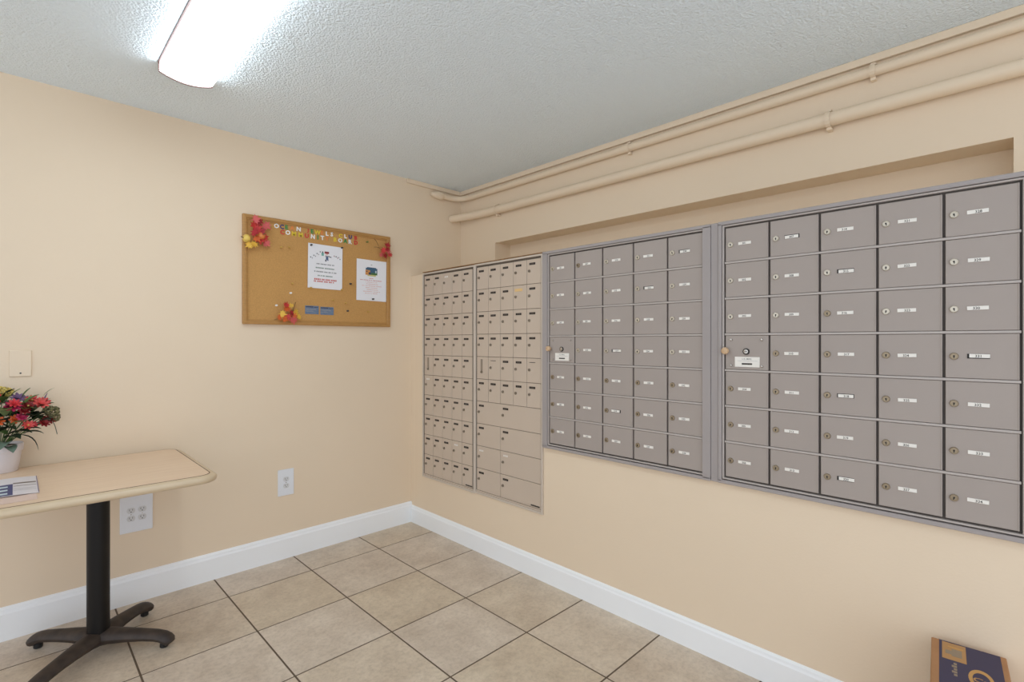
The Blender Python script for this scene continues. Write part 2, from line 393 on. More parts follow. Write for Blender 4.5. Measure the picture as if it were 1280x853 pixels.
def build_gray(label, ys, zt, zb, fl, fr, ft, fb, first, gaps, dull):
    t, ring, base = gray_cabinet(label, ys, zt, zb, fl, fr, ft, fb, first, gaps, dull)
    ring(fl, fr, fb, ft, fl-ys[0]-.010, 1.992, 2.0145, 'outer_frame', 'gray_frame', ft-zt-.009)
    ring(ys[0]+.0085, ys[-1]-.0085, zb-.0075, zt+.0075, .006, 1.9965, 2.0145, 'inner_frame', 'gray_rail')
    rows = 7; pz = (zt-zb)/rows; pw = (ys[0]-ys[-1])/5
    for r in range(1, rows):
        z = zt-r*pz
        put('rail', MB().bbox(-.006, .004, -(ys[0]-ys[-1])/2, (ys[0]-ys[-1])/2, -.0038, .0038, 'gray_rail', .001, 1), t, (2.005, base.y, z))
    dw, dh = pw-.0072, pz-.0098
    md = MB(); md.bbox(-.002, .006, -dw/2, dw/2, -dh/2, dh/2, 'gray_metal', .0012, 1)
    # folded lip along the hinge side
    md.bbox(-.0032, .004, -dw/2, -dw/2+.004, -dh/2, dh/2, 'gray_metal', .001, 1)
    md = md.mesh('door')
    num = first; slot = MB().box(-.0012, .0, -.0245, .0245, -.0068, .0068, 'key_dark').mesh('label_slot')
    for c in range(5):
        for r in range(rows):
            yc_ = ys[0]-(c+.5)*pw; zc_ = zt-(r+.5)*pz; x = 2.003
            if c == 0 and r == 3:
                d = put('carrier_door', MB().bbox(-.002, .006, -dw/2, dw/2, -dh/2, dh/2, 'gray_metal', .0012, 1), t, (x, yc_, zc_))
                for a in (-1, 1):
                    for b in (-1, 1):
                        put('bolt', MB().lathe([(.0052, 0), (.0052, -.002), (.004, -.005), (.0015, -.006)], 'bolt', 12, axis='x').mesh('bolt', True), d, (x-.002, yc_-a*dw*.36, zc_+b*dh*.36+(.002 if b > 0 else -.004)))
                put('lock', MB().lathe([(.0125, 0), (.0125, -.003), (.0100, -.0035)], 'key_dark', 18, axis='x').lathe([(.0085, -.002), (.0085, -.006), (.006, -.0065)], 'bolt', 16, axis='x').box(-.0072, -.006, -.005, .005, -.0013, .0013, 'key_dark').mesh('lock', True), d, (x-.002, yc_, zc_+.004))
                m = MB(); m.bbox(-.0012, 0, -.046, .046, -.0195, .0195, 'slip_white', .0004, 1)
                m.box(-.0018, -.001, -.019, .019, -.0105, -.0045, 'key_dark')
                for q in (-.012, -.002, .008): m.box(-.0022, -.0015, q-.003, q+.004, -.0085, -.0065, 'tag_ink')
                m.text('U.S. MAIL', lambda u, v: (-.0016, -u, .0115+v), .0066, 'ink_gray')
                m.box(-.0016, -.001, -.038, .036, .0035, .0042, 'ink_gray')
                put('mail_plate', m, d, (x-.0025, yc_-.003, zc_-.036))
                kb = MB().lathe([(.0055, 0), (.006, -.008), (.013, -.012), (.0145, -.018), (.0125, -.025), (.006, -.028)], 'knob_tan', 18, axis='x')
                put('knob', kb.mesh('knob', True), d, (x-.002, yc_+dw*.47, zc_+.006))
                continue
            d = put('door', md, t, (x, yc_, zc_))
            lk = LOCK_OLD if (r >= dull or (c in (1, 2) and random.random() < .25)) else LOCK_NEW
            put('lock', lk, d, (x-.002, yc_+pw/2-.0235, zc_-.001), (random.uniform(-.25, .25), 0, 0))
            dy = gaps.get((c, r), 0.)*.6
            if dy: put('label_slot', slot, d, (x-.002, yc_+pw/2-.077, zc_))
            m = MB(); w = .0222 if dy else .0235
            m.bbox(-.0014, 0, -w, w, -.0055, .0055, 'slip_white', .0003, 1)
            u0 = random.uniform(-.003, .003)
            m.text(str(num), lambda u, v: (-.0017, -(u+u0), v-.0005), .0076, 'slip_ink')
            put('label_slip', m, d, (x-.0028, yc_+pw/2-.077+dy+random.uniform(-.0015, .0015), zc_+random.uniform(-.001, .001)), (random.uniform(-.02, .02), 0, 0))
            num += 1
    return t
build_gray('wide grey metal mailbox cabinet at the right edge, numbered from 301', [.8331-.1652*k for k in range(6)], 1.7285, .7425, .8565, -.0285, 1.7515, .7175, 301,
           {(1, 0): .004, (2, 1): -.004, (2, 4): -.003, (2, 6): -.005, (4, 3): -.004}, 3)
gl = build_gray('grey metal mailbox cabinet between the tan mailboxes and the right-hand grey one', [1.7519-.16826*k for k in range(6)], 1.7275, .7415, 1.795, .888, 1.7505, .7165, 201,
           {(2, 3): -.005, (3, 1): -.004, (4, 0): -.004, (2, 5): .004}, 4)
put('filler_strip', MB().bbox(1.997, 2.0145, .8575, .8875, .7175, 1.7508, 'gray_frame', .0015, 1), gl)

TX = 2.0085          # front of tan doors
KS = TX/2.0          # the tan units sit a little deeper than the grey ones
def tan_cabinet(label, yl, yr, cols, zt, zb, layout, marks):
    base = Vector((TX, (yl+yr)/2, zb-.02))
    t = thing('mailbox_cabinet', label, 'mailboxes', base, 'tan mailbox cabinets')
    put('back_panel', MB().box(TX+.004, 2.0145, yr+.001, yl-.001, zb-.022, zt+.020, 'tan_dark'), t)
    m = MB(); w = .010; x0 = TX-.004
    m.bbox(x0, 2.0145, yl-w, yl, zb-.024, zt+.021, 'tan_frame', .0012, 1); m.bbox(x0, 2.0145, yr, yr+w, zb-.024, zt+.021, 'tan_frame', .0012, 1)
    m.bbox(x0, 2.0145, yr+w, yl-w, zt+.011, zt+.021, 'tan_frame', .0012, 1); m.bbox(x0+.001, 2.0145, yr+w, yl-w, zb-.024, zb-.012, 'tan_frame', .0012, 1)
    put('frame', m, t)
    put('bottom_sill', MB().bbox(TX-.001, 2.0145, yr+w+.001, yl-w-.001, zb-.011, zb-.001, 'tan_metal', .0008, 1), t)
    m = MB()
    for k in range(6): m.box(-.0008, 0, .030-k*.011-.009, .030-k*.011, -.0035, .0035, 'tag_black')
    put('maker_label', m, t, (TX-.002, yr+w+.045, zb+.012))
    pz = (zt-zb)/10; g = .0012; cache = {}
    for (r, a, b) in layout:                       # row, from column edge a to b
        y0, y1 = cols[a], cols[b]; dw = y0-y1-2*g; dh = pz-2*g
        k = (round(dw, 4))
        if k not in cache:
            q = MB(); q.bbox(0, .005, -dw/2, dw/2, -dh/2, dh/2, 'tan_metal', .0012, 1); cache[k] = q.mesh('door')
        yc_ = (y0+y1)/2; zc_ = zt-(r+.5)*pz
        d = put('door', cache[k], t, (TX, yc_, zc_))
        spots = [a] if not (a == 0 and b == 5) else [0, 2]
        for s_ in spots:
            ye = cols[s_]
            if r == 4 and s_ == 0:
                put('slot_plate', MB().bbox(-.0012, 0, -.009, .009, -.04, .03, 'tan_slot', .0004, 1), d, (TX, ye-.045, zc_+.022))
                put('lock', LOCK_TAN, d, (TX-.0012, ye-.047, zc_-.025)); continue
            kind = marks.get((r, s_), 'black')
            m = MB()
            if kind == 'black':
                m.bbox(-.0015, 0, -.022, .022, -.006, .006, 'tag_black', .0004, 1)
                for q in range(3): m.box(-.0019, -.001, .009-q*.009-.0022, .009-q*.009+.0022, -.0026, .003, 'tag_ink')
            elif kind == 'solid': m.bbox(-.0015, 0, -.022, .022, -.008, .008, 'tag_black', .0004, 1)
            elif kind == 'thin': m.bbox(-.0015, 0, -.022, .022, .002, .005, 'tag_black', .0004, 1)
            elif kind == 'white':
                for q in (-.013, .0, .013): m.bbox(-.0012, 0, q-.005, q+.005, -.005, .005, 'tag_white', .0003, 1)
            elif kind == 'tape': m.bbox(-.0012, 0, -.030, .030, -.008, .008, 'tape_yellow', .0003, 1)
            put('number_tag', m, d, (TX, ye-.043, zc_+pz/2-.026+random.uniform(-.001, .001)))
            put('lock', LOCK_TAN, d, (TX, ye-.021, zc_+pz/2-.064), (random.uniform(-.6, .6), 0, 0))
    return t
def K(y): return y*KS
def KZ(z): return EYE+(z-EYE)*KS
zt, zb = KZ(1.7225), KZ(.3755)
tan_cabinet('tan mailbox cabinet of small doors nearest the corner', K(2.903), K(2.353), [K(2.8834-.1016*k) for k in range(6)], zt, zb,
            [(r, c, c+1) for r in range(10) for c in range(5)], {(0, 2): 'white', (5, 0): 'white', (8, 3): 'white'})
lay = [(r, c, c+1) for r in range(6) for c in range(5)] + [(6, 0, 5)] + [(r, a, b) for r in (7, 8, 9) for a, b in ((0, 2), (2, 5))]
tb = tan_cabinet('tan mailbox cabinet with large parcel doors below, beside the grey mailboxes', K(2.352), K(1.797), [K(2.3340-.1046*k) for k in range(6)], zt+.002, zb+.004, lay,
            {(1, 3): 'tape', (3, 3): 'solid', (4, 1): 'thin', (4, 4): 'thin', (8, 0): 'white', (8, 2): 'white'})
struct('trim_3', MB().bbox(2.006, 2.03, K(1.775), K(2.905), ZL+.0085, ZL+.0125, 'raw_wood', .001, 1))

# ------------------------------------------------------------------ bulletin board on the left wall
BX0, BX1, BZ0, BZ1, BY = .9065, 1.8334, 1.3755, 1.990, YB-.022
board = thing('bulletin_board', 'oak framed cork bulletin board with coloured heading letters', 'bulletin board', ((BX0+BX1)/2, YB, BZ0))
FW = .027
put('cork_panel', MB().box(BX0+FW*.8, BX1-FW*.8, YB-.012, YB-.001, BZ0+FW*.8, BZ1-FW*.8, 'cork'), board)
def frame_bar(poly_fn, name='frame_rail'):
    pass
def mitre(p, q, inward):
    # bar from p to q (x,z), inward offset vector; profile raised outside, stepped inside
    m = MB(); prof = [(0, 0), (0, .020), (.006, .022), (.017, .022), (.021, .018), (.027, .017), (.027, 0)]
    (ax, az), (bx, bz) = p, q; L = math.hypot(bx-ax, bz-az); ux, uz = (bx-ax)/L, (bz-az)/L; ix, iz = inward
    vs = []
    for d, h in prof: vs.append((ax+ux*d+ix*d, YB-.0005-h, az+uz*d+iz*d))
    for d, h in prof: vs.append((bx-ux*d+ix*d, YB-.0005-h, bz-uz*d+iz*d))
    n = len(prof); fs = [(k, (k+1) % n, n+(k+1) % n, n+k) for k in range(n)] + [tuple(range(n)), tuple(range(2*n-1, n-1, -1))]
    m.add(vs, fs, 'oak'); put('frame_rail', m, board)
mitre((BX0, BZ0), (BX1, BZ0), (0, 1)); mitre((BX1, BZ0), (BX1, BZ1), (-1, 0)); mitre((BX1, BZ1), (BX0, BZ1), (0, -1)); mitre((BX0, BZ1), (BX0, BZ0), (1, 0))
CY = YB-.0125         # face of the cork
F = Vector((math.cos(YAW), math.sin(YAW), 0)); RT = Vector((math.sin(YAW), -math.cos(YAW), 0))
def wall_at(px, py, y=CY):     # measured position on the left wall from a pixel of the 1280x853 frame
    r = F+RT*((px-640)/632)+Vector((0, 0, (426.5-py)/632)); t = y/r.y
    return Vector((0, 0, EYE))+r*t
LC = dict(w='white', n='navy', g='green', o='orange', r='red', y='yellow')
row1 = [('O', 345.5, 'w', 'OCEAN', 'first letter'), ('C', 352.3, 'n', 'OCEAN', 'second letter'), ('E', 358.2, 'g', 'OCEAN', 'third letter'), ('A', 365.2, 'o', 'OCEAN', 'fourth letter'), ('N', 373.2, 'w', 'OCEAN', 'last letter'),
        ('J', 384.7, 'r', 'JEWELS', 'first letter'), ('E', 390.3, 'g', 'JEWELS', 'second letter'), ('W', 396.8, 'y', 'JEWELS', 'third letter'), ('E', 402.6, 'o', 'JEWELS', 'fourth letter'), ('L', 408.8, 'w', 'JEWELS', 'fifth letter'), ('S', 414.7, 'w', 'JEWELS', 'last letter'),
        ('C', 425.6, 'y', 'CLUB', 'first letter'), ('L', 431.8, 'w', 'CLUB', 'second letter'), ('U', 437.7, 'n', 'CLUB', 'third letter'), ('B', 444.6, 'r', 'CLUB', 'last letter')]
row2 = [('C', 352.8, 'r', 'COMMUNITY', 'first letter'), ('O', 359.7, 'w', 'COMMUNITY', 'second letter'), ('M', 367.3, 'y', 'COMMUNITY', 'third letter'), ('M', 375.8, 'y', 'COMMUNITY', 'fourth letter'), ('U', 383.4, 'r', 'COMMUNITY', 'fifth letter'), ('N', 391, 'w', 'COMMUNITY', 'sixth letter'), ('I', 397.2, 'g', 'COMMUNITY', 'seventh letter'), ('T', 402.9, 'w', 'COMMUNITY', 'eighth letter'), ('Y', 408.8, 'o', 'COMMUNITY', 'last letter'),
        ('B', 418.8, 'y', 'BOARD', 'first letter'), ('O', 425.2, 'w', 'BOARD', 'second letter'), ('A', 431.6, 'g', 'BOARD', 'third letter'), ('R', 437.6, 'w', 'BOARD', 'fourth letter'), ('D', 444.8, 'r', 'BOARD', 'last letter')]
def flat_letter(ch, h, th, mm):
    vs, fs = TXT[ch]; n = len(vs); m = MB()
    cx_ = h*1.0
    V = [(x*cx_, -th, y*h) for x, y in vs] + [(x*cx_, 0, y*h) for x, y in vs]
    edges = {}
    for f in fs:
        for k in range(len(f)):
            a, b = f[k], f[(k+1) % len(f)]
            if (b, a) in edges: del edges[(b, a)]
            else: edges[(a, b)] = 1
    m.add(V, list(fs) + [tuple(a+n for a in reversed(f)) for f in fs] + [(a, b, b+n, a+n) for a, b in edges], mm); return m
def embolden(m, d): return m
for row, z in ((row1, 1.950), (row2, 1.9185)):
    for ch, px, cc, word, pos in row:
        p = wall_at(px, 290)
        o = put('heading_letter', flat_letter(ch, .0268, .0022, 'letter_'+LC[cc]), None, (p.x, CY-.0004, z+random.uniform(-.0015, .0015)), (0, random.uniform(-.06, .06), 0))
        tag(o, f'{LC[cc]} cut-out letter {ch}, {pos} of {word} on the cork board', 'letter', 'heading letters on the cork board')
# flyers
def paper_sheet(p0, p1, label, printer, tilt):
    x0, z1 = p0.x, p0.z; x1, z0 = p1.x, p1.z; w, h = x1-x0, z1-z0
    t = thing('paper_flyer', label, 'flyer', ((x0+x1)/2, CY, z0), 'flyers on the cork board'); t.rotation_euler = (0, tilt, 0)
    m = MB(); n = 6; vs = []; fs = []
    for k in range(n+1):
        u = k/n-.5
        for zz in (0, h):
            for yy in (-.0012-.002*abs(u)*2, -.0007-.002*abs(u)*2): vs.append((u*w, yy, zz))
    for k in range(n):
        o = k*4; q = o+4; fs += [(o, q, q+2, o+2), (o+1, o+3, q+3, q+1), (o, o+1, q+1, q), (o+2, q+2, q+3, o+3)]
    fs += [(0, 2, 3, 1), (n*4, n*4+1, n*4+3, n*4+2)]
    m.add(vs, fs, 'paper'); put('sheet', m, t, WL[t.name])
    m = MB()
    def rect(u0, u1, v0, v1, mm, lift=.0):
        # u,v in 0..1 from the top-left, laid on the bent sheet in short pieces
        k = max(1, int((u1-u0)*8))
        for i in range(k):
            a = u0+(u1-u0)*i/k; b = u0+(u1-u0)*(i+1)/k
            ya = -.0016-.004*abs(a-.5)-lift; yb_ = -.0016-.004*abs(b-.5)-lift
            m.add([((a-.5)*w, ya, (1-v1)*h), ((b-.5)*w, yb_, (1-v1)*h), ((b-.5)*w, yb_, (1-v0)*h), ((a-.5)*w, ya, (1-v0)*h)], [(0, 1, 2, 3)], mm)
    printer(rect); put('print', m, t, WL[t.name]); return t
def words(rect, u0, u1, v, hh, mm, rnd):
    u = u0
    while u < u1-.01:
        l = min(rnd.uniform(.02, .05), u1-u); rect(u, u+l*.8, v, v+hh, mm); u += l
        if rnd.random() < .2: u += .02
def print1(rect):
    rnd = random.Random(3)
    for k in range(7):          # arched heading, left half
        u = .06+.045*k; rect(u, u+.026, .30-.024*k+(.04 if k % 2 else 0), .325-.024*k+(.04 if k % 2 else 0), 'ink_dark' if k % 2 == 0 else 'ink_gray')
    for k in range(6):
        u = .74+.035*k; rect(u, u+.022, .21+.012*k*(1 if k % 2 else .4), .235+.012*k*(1 if k % 2 else .4), ['ink_crimson', 'ink_gray', 'ink_dark'][k % 3])
    # small figure in red, teal and blue
    rect(.47, .60, .145, .19, 'ink_crimson'); rect(.50, .57, .19, .215, 'ink_pink'); rect(.38, .45, .18, .25, 'ink_teal'); rect(.40, .43, .15, .19, 'ink_dark')
    rect(.49, .62, .235, .26, 'ink_gray'); rect(.51, .58, .255, .33, 'ink_blue'); rect(.49, .53, .33, .37, 'ink_dark'); rect(.55, .585, .32, .35, 'ink_blue'); rect(.61, .67, .25, .27, 'ink_dark')
    words(rect, .24, .76, .43, .026, 'ink_gray', rnd); words(rect, .22, .76, .52, .026, 'ink_green', rnd); words(rect, .18, .83, .605, .026, 'ink_gray', rnd)
    words(rect, .28, .72, .695, .026, 'ink_green', rnd); words(rect, .18, .84, .775, .036, 'ink_red', rnd); words(rect, .17, .78, .825, .03, 'ink_red', rnd)
def print2(rect):
    rnd = random.Random(5)
    rect(.30, .69, .20, .36, 'pic_sky'); rect(.34, .65, .18, .20, 'pic_sky'); rect(.29, .45, .25, .37, 'pic_orange', .0002); rect(.48, .69, .31, .36, 'pic_green', .0002); rect(.36, .64, .36, .395, 'pic_cream', .0002)
    rect(.40, .47, .30, .36, 'ink_dark', .0004); rect(.32, .36, .27, .30, 'ink_dark', .0004); rect(.62, .66, .25, .31, 'leaflet_light', .0004); rect(.47, .52, .11, .125, 'ink_gray')
    for k, (a, b, mm) in enumerate([(.42, .56, 'ink_red'), (.12, .86, 'ink_red'), (.30, .70, 'ink_pink'), (.32, .72, 'ink_pink'), (.18, .84, 'ink_pink'), (.30, .70, 'ink_pink'), (.34, .72, 'ink_pink'), (.22, .80, 'ink_pink'), (.28, .70, 'ink_pink')]):
        words(rect, a, b, .445+.046*k, .014, mm, rnd)
paper_sheet(wall_at(384.3, 303.7), wall_at(427.3, 363), 'white flyer with small red and blue figure and two red lines', print1, .012)
paper_sheet(wall_at(445.2, 323.2), wall_at(482.3, 377.5), 'white flyer with dark landscape picture and pale red text', print2, .008)
for (a, b), lab in ((((381.3, 382), (398.4, 393.2)), 'small blue-grey card, left of the pair low on the cork board'), (((400.3, 383.6), (417.0, 394.2)), 'small blue-grey card, right of the pair low on the cork board')):
    p, q = wall_at(*a), wall_at(*b); w = q.x-p.x; h = p.z-q.z
    t = thing('business_card', lab, 'card', ((p.x+q.x)/2, CY, q.z), 'blue-grey cards on the cork board')
    put('card', MB().box(-w/2, w/2, -.001, -.0002, 0, h, 'card_blue'), t, WL[t.name])
    m = MB(); m.box(-w*.45, w*.1, -.0014, -.0009, h*.80, h*.92, 'ink_dark'); m.box(w*.15, w*.44, -.0014, -.0009, h*.78, h*.86, 'ink_dark'); m.box(-w*.42, w*.3, -.0014, -.0009, h*.52, h*.60, 'ink_gray'); m.box(-w*.42, w*.1, -.0014, -.0009, h*.30, h*.36, 'ink_gray')
    put('print', m, t, WL[t.name])
# push pins
def pin(px, py, mm, label, dy=0.):
    p = wall_at(px, py)
    t = thing('push_pin', label, 'pin', (p.x, CY-dy, p.z), 'pins on the cork board')
    m = MB(); m.lathe([(.0058, -.0035), (.0058, -.005), (.0035, -.007), (.0032, -.013), (.0055, -.0155), (.005, -.0175), (.002, -.018)], mm, 12, axis='y'); put('head', m.mesh('head', True), t, WL[t.name])
    m = MB(); m.lathe([(.0012, 0), (.0012, -.004)], 'bolt', 6, axis='y'); put('needle', m, t, WL[t.name])
for a in [(388.2, 306.6, 'pin_dark', 'dark pin in the top left corner of the flyer with the figure', .002), (426.6, 310.2, 'pin_dark', 'dark pin in the top right corner of the flyer with the figure', .002),
          (387.7, 360.2, 'pin_brass', 'brass pin in the bottom left corner of the flyer with the figure', .002), (426.4, 362.6, 'pin_brass', 'brass pin in the bottom right corner of the flyer with the figure', .002),
          (465.4, 374.2, 'pin_dark', 'dark pin at the foot of the flyer with the landscape', .002), (433.9, 388.9, 'pin_dark', 'dark pin in bare cork right of the blue-grey cards'),
          (350.8, 309.4, 'pin_brass', 'brass pin under the first letter of COMMUNITY, left of two'), (360.7, 309.4, 'pin_brass', 'brass pin under COMMUNITY, right of two'),
          (364.7, 354.6, 'pin_brass', 'brass pin left of the foot of the flyer with the figure, upper of two'), (362.7, 366.6, 'pin_white', 'pale pin left of the flyer with the figure, lower of two'),
          (344.8, 382, 'pin_white', 'white pin at the top left of the bottom leaf spray'), (416, 375.5, 'pin_brass', 'brass pin just above the right blue-grey card'),
          (459.4, 389.9, 'pin_brass', 'brass pin in the cork under the landscape flyer'), (431.5, 379.2, 'pin_brass', 'brass pin above the dark pin right of the cards'),
          (437.5, 355.2, 'pin_dark', 'dark pin between the two flyers'), (458.4, 302.8, 'pin_green', 'green pin right of the word BOARD')]:
    pin(*a)
# autumn leaf sprays
def maple(mm, s, cup=.25):
    out = [(0, -.55), (.10, -.18), (.42, -.30), (.34, -.08), (.62, .10), (.34, .14), (.40, .42), (.16, .28), (0, .70), (-.16, .28), (-.40, .42), (-.34, .14), (-.62, .10), (-.34, -.08), (-.42, -.30), (-.10, -.18)]
    m = MB(); top = [(x*s, -(cup*s*(x*x+y*y)), y*s) for x, y in out]; n = len(top)
    vs = [(0, -.0, 0)] + top + [(0, .0012, 0)] + [(x, y+.0012, z) for x, y, z in top]
    fs = [(0, 1+k, 1+(k+1) % n) for k in range(n)] + [(n+1, n+2+(k+1) % n, n+2+k) for k in range(n)] + [(1+k, n+2+k, n+2+(k+1) % n, 1+(k+1) % n) for k in range(n)]
    m.add(vs, fs, mm); return m.mesh('leaf')
def gourd(mm, r):
    m = MB(); prof = [(r*.15, -r*.72), (r*.6, -r*.75), (r*.95, -r*.4), (r, 0), (r*.92, r*.4), (r*.55, r*.72), (r*.15, r*.66)]
    n = 20; vs = []
    for q, h in prof:
        for k in range(n): a = 2*math.pi*k/n; g = 1-.07*(k % 4 == 0); vs.append((q*g*math.cos(a), q*g*math.sin(a), h))
    fs = [(i*n+k, i*n+(k+1) % n, (i+1)*n+(k+1) % n, (i+1)*n+k) for i in range(len(prof)-1) for k in range(n)] + [tuple(range(n)), tuple((len(prof)-1)*n+k for k in range(n))]
    m.add(vs, fs, mm); m.tube([(0, 0, r*.6), (r*.05, 0, r*.95), (r*.2, 0, r*1.25)], [r*.16, r*.12, r*.1], 'twig', 7); return m.mesh('gourd', True)
def spray(px, py, label, leaves, gourds, stems, seed):
    rnd = random.Random(seed); p = wall_at(px, py)
    t = thing('leaf_spray', label, 'decoration', (p.x, CY, p.z), 'artificial autumn leaf sprays')
    for (qx, qy, mm, s, rot) in leaves:
        q = wall_at(qx, qy); s *= 1.35
        put('leaf', maple(mm, s, rnd.uniform(.1, .5)*8*s), t, (q.x, CY-.026-rnd.uniform(0, .022), q.z), (rnd.uniform(-.5, .5), rot, rnd.uniform(-.5, .5)))
    for (qx, qy, mm, r, rx) in gourds:
        q = wall_at(qx, qy, CY-.035); put('gourd', gourd(mm, r), t, (q.x, CY-.035, q.z), rx)
    for (ax, ay, bx, by) in stems:
        a, b = wall_at(ax, ay), wall_at(bx, by); c = (a+b)/2+Vector((.004, -.008, .004)); o = WL[t.name]
        m = MB(); m.tube([a-o+Vector((0, -.003, 0)), c-o, b-o+Vector((0, -.012, 0))], [.0012, .0014, .0014], 'twig', 6); put('stem', m, t, o)
    return t
spray(321, 290, 'red leaf spray with yellow and orange gourds at the top left of the cork board',
      [(316, 276, 'leaf_pink', .036, 1.3), (316, 284, 'leaf_red', .042, .4), (330, 283, 'leaf_pink', .040, 2.2), (322, 279, 'leaf_crimson', .036, -.6), (314, 292, 'leaf_crimson', .036, 1.9), (322, 300, 'leaf_red', .044, 3.1),
       (315, 306, 'leaf_yellow', .030, 3.6), (309, 307, 'leaf_yellow', .030, -2.2), (330, 305, 'leaf_pink', .032, 2.3), (319, 288, 'leaf_red', .036, .9), (325, 291, 'leaf_crimson', .030, -1.2), (318, 299, 'leaf_orange', .034, 2.6), (328, 298, 'leaf_red', .03, 1.2)],
      [(308, 298, 'gourd_yellow', .0225, (0, -1.5, 0)), (327, 295, 'gourd_orange', .0215, (.9, .6, 0))], [(302.5, 296, 306, 297)], 1)
spray(477, 315, 'dark red leaf spray at the right edge of the cork board',
      [(480, 308, 'leaf_crimson', .030, .3), (475, 314, 'leaf_red', .032, 1.8), (482, 315, 'leaf_pink', .028, -1.6), (478, 320, 'leaf_crimson', .032, 2.8), (484, 319, 'leaf_red', .026, -2.4), (474, 319, 'leaf_pink', .024, 2.2), (480, 313, 'leaf_crimson', .026, -.4)],
      [], [(466, 297, 472, 308), (467, 309, 474, 311), (484, 318, 489, 318.5)], 2)
spray(358, 393, 'orange and yellow leaf spray on the bottom rail of the cork board',
      [(355, 382, 'leaf_red', .026, .3), (357, 387, 'leaf_orange', .034, -.4), (350, 393, 'leaf_yellow', .032, 1.7), (356, 396, 'leaf_red', .032, 2.6), (363, 400, 'leaf_pink', .036, 3.0), (368, 391, 'leaf_yellow', .030, -1.4), (372, 396, 'leaf_yellow', .024, -2.0), (352, 399, 'leaf_orange', .028, 2.1), (361, 392, 'leaf_crimson', .026, .8), (347, 397, 'leaf_orange', .024, 1.5), (361, 383, 'leaf_yellow', .022, -.3), (365, 395, 'leaf_orange', .03, -2.6)],
      [], [(364, 392, 368.5, 378), (341, 400.5, 350, 399)], 3)

# ------------------------------------------------------------------ wall plates
def wall_plate(px0, py0, px1, py1, label, cat, kind, mm, name):
    p, q = wall_at(px0, py0, YB), wall_at(px1, py1, YB); w, h = q.x-p.x, p.z-q.z
    t = thing(name, label, cat, ((p.x+q.x)/2, YB, q.z)); o = WL[t.name]
    m = MB(); m.bbox(-w/2, w/2, -.0065, -.0003, 0, h, mm, .003, 2); put('plate', m, t, o)
    cs = {'duplex': [0], 'quad': [-w*.17, w*.17], 'blank': []}[kind]
    r = .0165
    for cx_ in cs:
        for cz in (h/2-.0195, h/2+.0195):
            m = MB(); poly = [(r*math.cos(a)*1.02, max(-.0135, min(.0135, r*math.sin(a)))) for a in [2*math.pi*k/20 for k in range(20)]]
            m.prism(poly, -.0085, -.006, 'y', 'socket_white')
            d = put('socket', m, t, o+Vector((cx_, 0, cz)))
            m = MB()
            m.box(-.0072, -.0052, -.0089, -.0084, -.001, .0075, 'plate_slot'); m.box(.0050, .0070, -.0089, -.0084, .0, .0075, 'plate_slot')
            m.lathe([(.0026, -.0089), (.0026, -.0084)], 'plate_slot', 10, c=(0, 0, -.0065), axis='y'); put('slot', m, d, o+Vector((cx_, 0, cz)))
        put('screw', MB().lathe([(.0028, -.0078), (.0028, -.0062)], 'bolt', 10, axis='y'), t, o+Vector((cx_, 0, h/2)))
    if kind == 'blank':
        for cz in (h*.13,): put('screw', MB().lathe([(.0034, -.0078), (.0034, -.0062)], 'plate_slot', 10, axis='y'), t, o+Vector((0, 0, cz)))
wall_plate(347, 588.4, 367, 617.2, 'white double outlet on the bare wall right of the table', 'outlet', 'duplex', 'plate_white', 'wall_outlet')
wall_plate(149.5, 623.3, 190.8, 660, 'white four-socket outlet under the table edge', 'outlet', 'quad', 'plate_white', 'wall_outlet')
wall_plate(11.5, 438, 39.5, 470.5, 'blank cover plate painted wall colour above the flowers', 'wall plate', 'blank', 'trim_paint', 'blank_plate')

# ------------------------------------------------------------------ pedestal table
TX0, TX1, TY0, TY1, TZ = -.115, .604, 2.300, 3.042, .738
tc_ = Vector(((TX0+TX1)/2, (TY0+TY1)/2, 0))
table = thing('pedestal_table', 'pale laminate table with bullnose wood edge on a black pedestal', 'table', tc_)
def rrect(inset, r, n=8):
    x0, x1, y0, y1 = TX0+inset-tc_.x, TX1-inset-tc_.x, TY0+inset-tc_.y, TY1-inset-tc_.y; r = max(r-inset, .004); out = []
    for cx_, cy_, a0 in ((x1-r, y1-r, 0), (x0+r, y1-r, 90), (x0+r, y0+r, 180), (x1-r, y0+r, 270)):
        for k in range(n+1): a = math.radians(a0+90*k/n); out.append((cx_+r*math.cos(a), cy_+r*math.sin(a)))
    return out
def rings(prof, mm, close_first=False, close_last=False):
    m = MB(); vs = []; L = None
    for ins, z in prof:
        q = rrect(ins, .075); L = len(q); vs += [(x, y, z) for x, y in q]
    fs = [(i*L+k, i*L+(k+1) % L, (i+1)*L+(k+1) % L, (i+1)*L+k) for i in range(len(prof)-1) for k in range(L)]
    if close_first: fs.append(tuple(range(L-1, -1, -1)))
    if close_last: fs.append(tuple((len(prof)-1)*L+k for k in range(L)))
    m.add(vs, fs, mm); return m
put('edge_band', rings([(.03, .706), (.010, .706), (.004, .709), (.0, .717), (.0, .7225), (.003, .7285), (.008, .7325), (.016, .7350), (.024, .7368), (.026, .7368), (.026, .72), (.03, .706)], 'edge_wood').mesh('edge_band', True), table, tc_)
put('groove_line', rings([(.0250, .728), (.0250, TZ-.0004), (.0295, TZ-.0004), (.0295, .728)], 'groove_brown'), table, tc_)
put('laminate_top', rings([(.0290, .710), (.0290, TZ-.0003), (.0294, TZ)], 'laminate', True, True), table, tc_)
TC = Vector((.250, 2.70, 0))
m = MB(); m.lathe([(.0385, .050), (.0385, .700)], 'black_metal', 28); put('column', m.mesh('column', True), table, TC)
m = MB()
